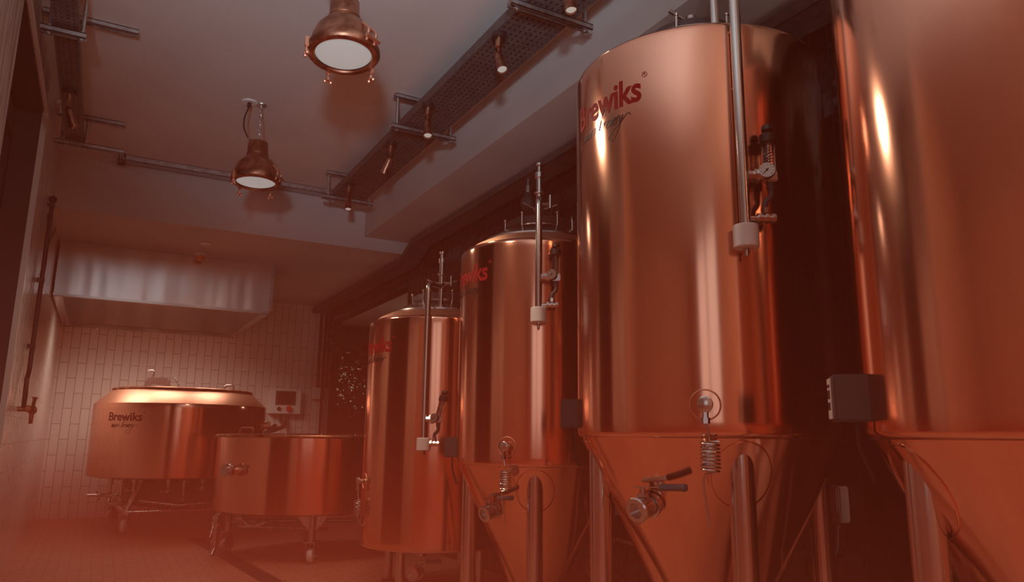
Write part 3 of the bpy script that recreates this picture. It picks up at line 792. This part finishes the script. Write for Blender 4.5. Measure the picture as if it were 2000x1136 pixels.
support(-.395, -.03, 4.87, 2.463, (-.36, -.235), (-.4, -.04), 'galvanised strut under the far end of the narrow left tray', GS)
b = B(); channel(b, (-.405, 3.65, ZC-.024), (-.02, 3.65, ZC-.024))
tag(b.obj('ceiling_strut', M_galv, smooth=False), 'long bare strut fixed to the ceiling beside the left tray', 'bracket')

# dark trays along the top of the right wall
b = B()
def rail(p, q):
    p, q = V(p), V(q); d = q-p; T = MX.Translation(p) @ d.to_track_quat('Y', 'Z').to_matrix().to_4x4(); l = d.length
    b.box((-.075, 0, -.02), (-.07, l, .028), T).box((.07, 0, -.02), (.075, l, .028), T).box((-.075, 0, -.02), (.075, l, -.016), T)
    n = int(l/.07)
    for i in range(n): b.box((-.078, .02+i*.07, .0), (-.074, .045+i*.07, .008), T)
rail((2.10, 8.43, 2.20), (2.10, 5.62, 2.20)); rail((2.10, 5.62, 2.20), (2.10, 5.35, 2.31)); rail((2.10, 5.35, 2.31), (2.10, .6, 2.31))
tag(b.obj('wall_cable_tray', M_tray, smooth=False), 'long dark cable tray high along the black tiled wall behind the tanks', 'cable tray')

# ------------------------------------------------------------------ spotlights
def spot(x, y, d, lit, label):
    root = empty('spotlight', (x, y, 2.498)); tag(root, label, 'spotlight', 'small copper spotlights on the cable trays')
    b = B().lathe([(.030, -.022), (.034, -.018), (.034, 0)], 24); b.obj('mount', M_black, root)
    b = B().lathe([(.008, -.062), (.014, -.06), (.015, -.022)], 20).cyl((0, 0, -.06), (0, 0, -.085), .004).sphere((0, 0, -.088), .008, 10)
    b.obj('stem', M_aged, root)
    d = V(d).normalized(); p = V((0, 0, -.088))
    h = B().rev(p, d, [(.008, 0), (.014, .006), (.018, .02), (.020, .06), (.0245, .1), (.0245, .104), (.021, .104), (.02, .09)], 24).obj('shade', M_aged, root)
    B().rev(p+d*.094, d, [(.0205, 0), (.018, .005), (0, .007)], 20).obj('lens', M_bulb if lit else M_white, root)
    if lit:
        l = bpy.data.lights.new('spot_lamp', 'SPOT'); l.energy = SPOT_W; l.color = (1, .72, .45); l.spot_size = R(70); l.spot_blend = .6; l.shadow_soft_size = .018
        lo = bpy.data.objects.new('spot_lamp', l); COL.objects.link(lo); lo.parent = root
        lo.location = p+d*.112; lo.rotation_euler = (-d).to_track_quat('Z', 'Y').to_euler()
SPOT_W = 11
for x, y, d, lit, lab in ((1.335, 2.03, (.0, -.15, -1), True, 'copper spotlight nearest the camera, cut by the top edge of the photo'),
                     (1.335, 2.575, (-.02, -.42, -1), True, 'lit copper spotlight tilted towards the camera, second along the wide tray'),
                     (1.335, 3.36, (-.08, -.3, -1), True, 'lit copper spotlight just before the middle strut of the wide tray'),
                     (1.345, 3.95, (-.25, .45, -1), True, 'copper spotlight turned away from the camera beyond the middle strut'),
                     (1.345, 4.79, (-.05, -.25, -1), True, 'lit copper spotlight at the far end of the wide tray'),
                     (-.297, 4.135, (.4, .2, -1), False, 'copper spotlight on the narrow left tray, pointing away'),):
    spot(x, y, d, lit, lab)

# ------------------------------------------------------------------ pendant lamps
def pendant(x, y, z, tilt, label, rz=0):
    """z = height of the rim"""
    root = empty('pendant_lamp', (x, y, z)); tag(root, label, 'lamp', 'copper ship style pendant lamps')
    T = MX.Rotation(R(rz), 4, 'Z') @ MX.Rotation(R(tilt), 4, 'X')
    b = B(T).lathe([(.124, .012), (.127, .02), (.124, .03), (.118, .06), (.104, .095), (.083, .122), (.065, .136), (.058, .146), (.056, .165), (.055, .225), (.05, .235), (.02, .24), (0, .24)], 48)
    b.lathe([(.057, .0), (.060, .003), (.060, .012), (.057, .015)], 40, c=(0, 0, .15))
    b.obj('housing', M_aged, root)
    b = B(T).lathe([(.104, -.006), (.108, -.012), (.128, -.010), (.136, .0), (.136, .012), (.126, .016), (.126, .004), (.106, .0)], 48, close=False)
    for k in range(18): b.sphere(pol(k*20, .121, -.012), .004, 6)
    rg = b.obj('rim_ring', M_aged, root)
    B(T).lathe([(.105, 0), (.09, -.006), (.05, -.012), (0, -.014)], 40).obj('lens', M_lens, root)
    for a in (24, 98, 184):
        p = pol(a, .14, .0)
        b = B(T).box((p.x-.008, p.y-.008, -.016), (p.x+.008, p.y+.008, .026), bev=.003)
        b.cyl(p+V((0, 0, .02)), p+V((0, 0, -.034)), .0045).cyl(p+V((0, 0, -.03)), p+V((0, 0, -.042)), .009)
        e = pol(a+90, 1, 0)
        for s_ in (-1, 1): b.sphere(p+e*s_*.012+V((0, 0, -.048)), .008, 8)
        b.obj('wing_nut', M_coppertrim, root)
    b = B(T)
    for dx in (-.02, .02):
        p = pol(-60, .132, .03); e = pol(30, 1, 0)
        b.tube(arc(p+e*dx-V((0, 0, .035)), p+e*dx+pol(-60, -.02, .05), [(p+e*dx+pol(-60, .012, .01), .02)]), .006)
    b.cyl(pol(-60, .146, .008)-pol(30, .034, 0), pol(-60, .146, .008)+pol(30, .034, 0), .008)
    b.obj('hinge', M_coppertrim, root)
    # chain up to the ceiling hook
    top = ZC-z; b0 = T @ V((0, 0, .24)); b = B(); q = V((b0.x, b0.y, top))
    b.torus(b0+V((0, 0, .008)), (1, 0, 0), .012, .003, 16)
    n = max(3, int((q.z-b0.z-.03)/.026))
    for k in range(n):
        c = b0.lerp(q, (k+1)/(n+.8)); a = (k % 2)*90+20
        pts = [c+V((.006*math.cos(t)*math.cos(R(a)), .006*math.cos(t)*math.sin(R(a)), .0175*math.sin(t))) for t in [2*PI*i/14 for i in range(14)]]
        b.tube(pts, .0022, 6, True)
    b.obj('chain', M_steel, root)
    B().lathe([(0, -.02), (.006, -.02), (.008, -.008), (.028, -.006), (.03, 0)], 20, c=q).obj('ceiling_hook', M_galv, root)
    cq = V((-.07, .0, top))
    B().lathe([(0, -.008), (.04, -.008), (.043, -.004), (.043, 0)], 28, c=cq).obj('ceiling_plate', M_white, root)
    b = B().cyl(cq-V((0, 0, .034)), cq-V((0, 0, .006)), .012)
    b.tube(arc(cq-V((0, 0, .03)), T @ V((-.02, 0, .235)), [(cq+V((-.02, 0, -.10)), .1), (V((-.09, 0, (top+.24)*.5-.05)), .1), (T @ V((-.06, 0, .235)), .03)]), .0045, 8)
    b.obj('flex', M_black, root)
    l = bpy.data.lights.new('pendant_bulb', 'SPOT'); l.energy = PEND_W; l.color = (1, .78, .58); l.spot_size = R(150); l.spot_blend = .5; l.shadow_soft_size = .08
    lo = bpy.data.objects.new('pendant_bulb', l); COL.objects.link(lo); lo.parent = root
    lo.location = T @ V((0, 0, -.03)); lo.rotation_euler = T.to_euler()
PEND_W = 33
pendant(.668, 2.56, 2.215, -6, 'near aged copper pendant lamp at the top of the photo', 0)
pendant(.638, 4.165, 2.195, -2, 'rear aged copper pendant lamp hanging on a short chain before the bulkhead', 20)

b = B().lathe([(.032, 0), (.036, -.006), (.03, -.016), (.012, -.02), (.010, -.05), (.016, -.06), (0, -.062)], 24, c=(-.365, 4.72, ZC))
tag(b.obj('ceiling_fitting', M_white), 'small pale ceiling fitting half hidden by the far end of the narrow left tray', 'ceiling fitting')
# detectors on the bulkhead soffit
b = B().lathe([(.05, 0), (.05, -.018), (.042, -.022)], 28, c=(.6, 6.43, ZS+.001)); rt_ = b.obj('alarm_base', M_white)
b2 = B().lathe([(.042, -.02), (.04, -.04), (.026, -.056), (0, -.06)], 28, c=(.6, 6.43, ZS+.001)).obj('alarm_dome', M_amber, rt_)
rt_.name = 'alarm_beacon'; tag(rt_, 'small amber beacon on the soffit above the front edge of the hood', 'beacon')
b = B().lathe([(.045, 0), (.05, -.004), (.04, -.01), (0, -.012)], 28, c=(.6, 6.05, ZS))
tag(b.obj('ceiling_disc', M_white), 'flat pale disc on the soffit in front of the amber beacon', 'detector')

# ------------------------------------------------------------------ control panel and conduit
cp = empty('control_panel', (1.78, YB, 1.16)); tag(cp, 'pale control box with dark screen on the white tiled wall', 'control panel')
B().box((-.168, -.1, -.13), (.168, -.002, .135), bev=.006).obj('enclosure', M_white, cp)
B().box((-.11, -.108, -.035), (.105, -.098, .118), bev=.003).obj('bezel', M_grey, cp)
B().box((-.085, -.11, -.02), (.08, -.107, .10)).obj('screen', M_screen, cp, smooth=False)
B().rev((.035, -.1, -.075), (0, -1, 0), [(.012, 0), (.012, .012), (.03, .014), (.032, .026), (.026, .034), (0, .036)]).obj('stop_button', M_knob, cp)
B().rev((-.07, -.1, -.075), (0, -1, 0), [(.02, 0), (.02, .02), (.016, .024), (0, .025)]).obj('rotary_switch', M_black, cp)
b = B().tube(arc((1.78, YB-.06, 1.03), (1.45, 7.19, .885), [((1.80, YB-.08, .9), .12), ((1.5, 7.9, .82), .25)]), .022, 12)
b.tube(arc((1.74, YB-.06, 1.03), (1.77, YB-.07, .93), [((1.74, YB-.06, .96), .03)]), .014, 10)
tag(b.obj('conduit', M_grey), 'grey flexible pipe curving from below the control box to the kettle side', 'pipe')
jb = empty('junction_box', (2.135, YB+.002, 1.27)); tag(jb, 'small pale junction box at the edge of the white tiles below a dark conduit', 'junction box')
B().box((-.055, -.05, -.065), (.035, -.002, .065), bev=.004).obj('box', M_white, jb)
B().cyl((.0, -.022, .06), (.0, -.022, .97), .017).obj('riser', M_black, jb)

# ------------------------------------------------------------------ left wall hose and tap
wt = empty('water_tap', (XL+.002, 5.2, 1.0)); tag(wt, 'dark hose pipe with brass tap running down the glossy left wall', 'tap')
o0 = V((XL, 5.2, 1.0))
pts = [V((XL+.02, 4.83, 2.16)), V((XL+.02, 5.05, 1.75)), V((XL+.02, 5.36, 1.27)), V((XL+.02, 5.28, 1.10)), V((XL+.02, 5.18, 1.02)), V((XL+.02, 5.2, .94))]
b = B(MX.Translation(-o0)).tube([V((XL+.024, 5.2, 2.2)), V((XL+.024, 5.2, 1.25)), V((XL+.026, 5.19, 1.16)), V((XL+.026, 5.1, 1.1)), V((XL+.03, 5.09, 1.0)), V((XL+.03, 5.1, .93))], .013, 12)
for z in (2.17, 1.7, 1.3): b.box((XL-.0, 5.18, z-.012), (XL+.04, 5.22, z+.012))
b.sphere((XL+.024, 5.2, 2.21), .024, 12)
b.obj('riser_pipe', M_black, wt)
b = B(MX.Translation(-o0)).cyl((XL-.0, 5.1, .93), (XL+.09, 5.1, .93), .014).cyl((XL+.06, 4.98, .93), (XL+.06, 5.34, .925), .014).lathe([(.024, 0), (.024, .02)], 12, c=(XL+.06, 5.1, .92))
b.cyl((XL+.06, 5.3, .93), (XL+.06, 5.3, .85), .014, .010).sphere((XL+.06, 5.3, .93), .026, 12).sphere((XL+.06, 5.0, .93), .02, 10)
b.cyl((XL+.06, 5.3, .93), (XL+.06, 5.38, 1.0), .01)
t_ = b.obj('tap_body', M_aged, wt)
b = B(MX.Translation(-o0)).box((XL+.045, 5.36, 1.0), (XL+.075, 5.45, 1.012), bev=.004); b.obj('tap_handle', M_aged, t_)
b = B().tube([V((XL+.01, 5.22, 2.12)), V((XL+.01, 5.4, 2.0)), V((XL+.008, 5.6, 2.02)), V((XL+.008, 5.75, 2.1)), V((XL+.008, 6.0, 2.22))], .005, 8)
tag(b.obj('wall_cable', M_black), 'thin black cable looping from the pipe top to the hood corner', 'cable')

# ------------------------------------------------------------------ things behind the tanks
b = B().cyl((2.06, 3.65, 2.285), (2.06, 3.65, 2.23), .016)
db = empty('hanging_bulb', (2.06, 3.57, 2.29)); tag(db, 'unlit round bulb hanging from the dark tray behind the second tank', 'bulb')
B().cyl((0, 0, .0), (0, 0, -.05), .006).cyl((0, 0, -.045), (0, 0, -.085), .015).obj('holder', M_galv, db)
B().lathe([(.012, -.08), (.02, -.095), (.04, -.125), (.045, -.15), (.036, -.178), (.016, -.193), (0, -.195)], 24).obj('glass_bulb', M_grey, db)
def wall_box(y, z, h, w, label):
    r_ = empty('socket_box', (XR, y, z)); tag(r_, label, 'socket')
    B().box((-.05, -w/2, -h/2), (-.001, w/2, h/2), bev=.004).obj('box', M_beige, r_)
    B().box((-.054, -w/2+.008, -h/2+.03), (-.048, w/2-.008, h/2-.004), bev=.002).obj('cover', M_beige, r_)
    B().cyl((-.025, 0, -h/2+.004), (-.025, 0, -h/2-.02), .008).tube(arc((-.025, 0, -h/2-.01), (-.02, .2, -h/2-.1), [((-.025, .01, -h/2-.13), .06)]), .005).obj('cable', M_rubber, r_)
wall_box(1.70, .60, .115, .07, 'pale socket box on the dark wall between the two nearest tanks')
wall_box(2.92, .50, .09, .06, 'pale socket box on the dark wall left of the lettered tank cone')
b = B()
def loop(y0, z0, r_, k=1.6):
    b.tube([V((XR-.05+.01*math.sin(3*t), y0+r_*math.cos(t), z0+k*r_*math.sin(t))) for t in [2*PI*i/40*1.0 for i in range(40)]], .007, 8, True)
loop(3.0, .28, .06); loop(3.03, .26, .075)
b.tube(arc((XR-.05, 3.04, .36), (XR-.06, 2.6, .34), [((XR-.05, 2.85, .35), .1)]), .007, 8)
tag(b.obj('coiled_hose', M_hose), 'pinkish coiled hose on the wall behind the second and lettered tanks', 'hose')
b = B().tube(arc((XR-.04, 2.85, .0+.012), (XR-.04, 2.3, .2), [((XR-.04, 2.7, .16), .1)]), .009, 8)
tag(b.obj('drain_hose', M_hose), 'pinkish hose rising behind the cone of the lettered tank', 'hose')
b = B().tube([V((2.12, 1.75, .33)), V((2.13, 1.6, .27)), V((2.12, 1.45, .25)), V((2.12, 1.25, .29)), V((2.12, 1.05, .3))], .008, 8)
tag(b.obj('water_hose', M_hose), 'thin hose crossing low behind the legs of the nearest tank', 'hose')

# ------------------------------------------------------------------ light
def area(name, loc, rot, sx, sy, w, col):
    l = bpy.data.lights.new(name, 'AREA'); l.shape = 'RECTANGLE'; l.size = sx; l.size_y = sy; l.energy = w; l.color = col
    o = bpy.data.objects.new(name, l); COL.objects.link(o); o.location = loc; o.rotation_euler = rot; return o
WIN_W = 5
CEIL_FILL_W = 310
area('window_daylight', ((WX0+WX1)/2, YR-.14, (WZ0+WZ1)/2), (R(90), 0, 0), WX1-WX0, WZ1-WZ0, WIN_W, (1, .93, .88))

# added spot without a fixture behind the camera, brightens the ceiling
l = bpy.data.lights.new('ceiling_fill', 'SPOT'); l.energy = CEIL_FILL_W; l.color = (.68, .88, 1); l.spot_size = R(44); l.spot_blend = 1; l.shadow_soft_size = .1
lo = bpy.data.objects.new('ceiling_fill', l); COL.objects.link(lo); lo.location = (-.5, -1.0, 1.15); lo.rotation_euler = V((-.33, -.93, -.49)).to_track_quat('Z', 'Y').to_euler()
area('rear_right_fill', (2.1, -.9, 1.7), V((1, -.45, .1)).to_track_quat('Z', 'Y').to_euler(), .6, .6, 42, (1, .82, .68))  # added unseen light panel, brightens the left wall and the tank sides
l = bpy.data.lights.new('alcove_lamp', 'POINT'); l.energy = 1.2; l.color = (1, .8, .6); l.shadow_soft_size = .05
lo = bpy.data.objects.new('alcove_lamp', l); COL.objects.link(lo); lo.location = (2.9, 6.6, 1.5)
l = bpy.data.lights.new('ceiling_fill', 'SPOT'); l.energy = 75; l.color = (.8, .93, 1); l.spot_size = R(80); l.spot_blend = 1; l.shadow_soft_size = .12  # second added spot, no fixture, lifts the near ceiling mirrored in tank tops
lo = bpy.data.objects.new('ceiling_fill', l); COL.objects.link(lo); lo.location = (-.3, -.3, 1.1); lo.rotation_euler = V((-.35, -.8, -1)).to_track_quat('Z', 'Y').to_euler()
w = bpy.data.worlds.new('World'); S.world = w; w.use_nodes = True
nt = w.node_tree
nt.nodes['Background'].inputs['Color'].default_value = (.9, .9, 1, 1); nt.nodes['Background'].inputs['Strength'].default_value = .2
# added red haze standing in for a tint overlay, thins out towards the ceiling
TINT_HAZE = True
if TINT_HAZE:
    g = nt.nodes.new('ShaderNodeNewGeometry'); sp = nt.nodes.new('ShaderNodeSeparateXYZ'); nt.links.new(g.outputs['Position'], sp.inputs[0])
    # density falls off exponentially with height
    m1 = nt.nodes.new('ShaderNodeMath'); m1.operation = 'MULTIPLY'; m1.inputs[1].default_value = -1/.55; nt.links.new(sp.outputs['Z'], m1.inputs[0])
    m2 = nt.nodes.new('ShaderNodeMath'); m2.operation = 'EXPONENT'; nt.links.new(m1.outputs[0], m2.inputs[0])
    mr = nt.nodes.new('ShaderNodeMath'); mr.operation = 'MULTIPLY'; mr.inputs[1].default_value = .28; nt.links.new(m2.outputs[0], mr.inputs[0])
    vs = nt.nodes.new('ShaderNodeVolumeScatter'); vs.inputs['Color'].default_value = (1, .2, .11, 1); vs.inputs['Anisotropy'].default_value = 0
    nt.links.new(mr.outputs[0], vs.inputs['Density'])
    va = nt.nodes.new('ShaderNodeVolumeAbsorption'); va.inputs['Color'].default_value = (1, .2, .11, 1); nt.links.new(mr.outputs[0], va.inputs['Density'])
    ad = nt.nodes.new('ShaderNodeAddShader'); nt.links.new(vs.outputs['Volume'], ad.inputs[0]); nt.links.new(va.outputs['Volume'], ad.inputs[1])
    nt.links.new(ad.outputs[0], nt.nodes['World Output'].inputs['Volume'])
S.cycles.volume_step_rate = 4.0
S.cycles.volume_bounces = 1
S.cycles.max_bounces = 8
S.cycles.use_denoising = True

vw = S.view_settings
vw.view_transform = 'Standard'; vw.look = 'None'; vw.exposure = .25; vw.gamma = 1; vw.use_curve_mapping = False
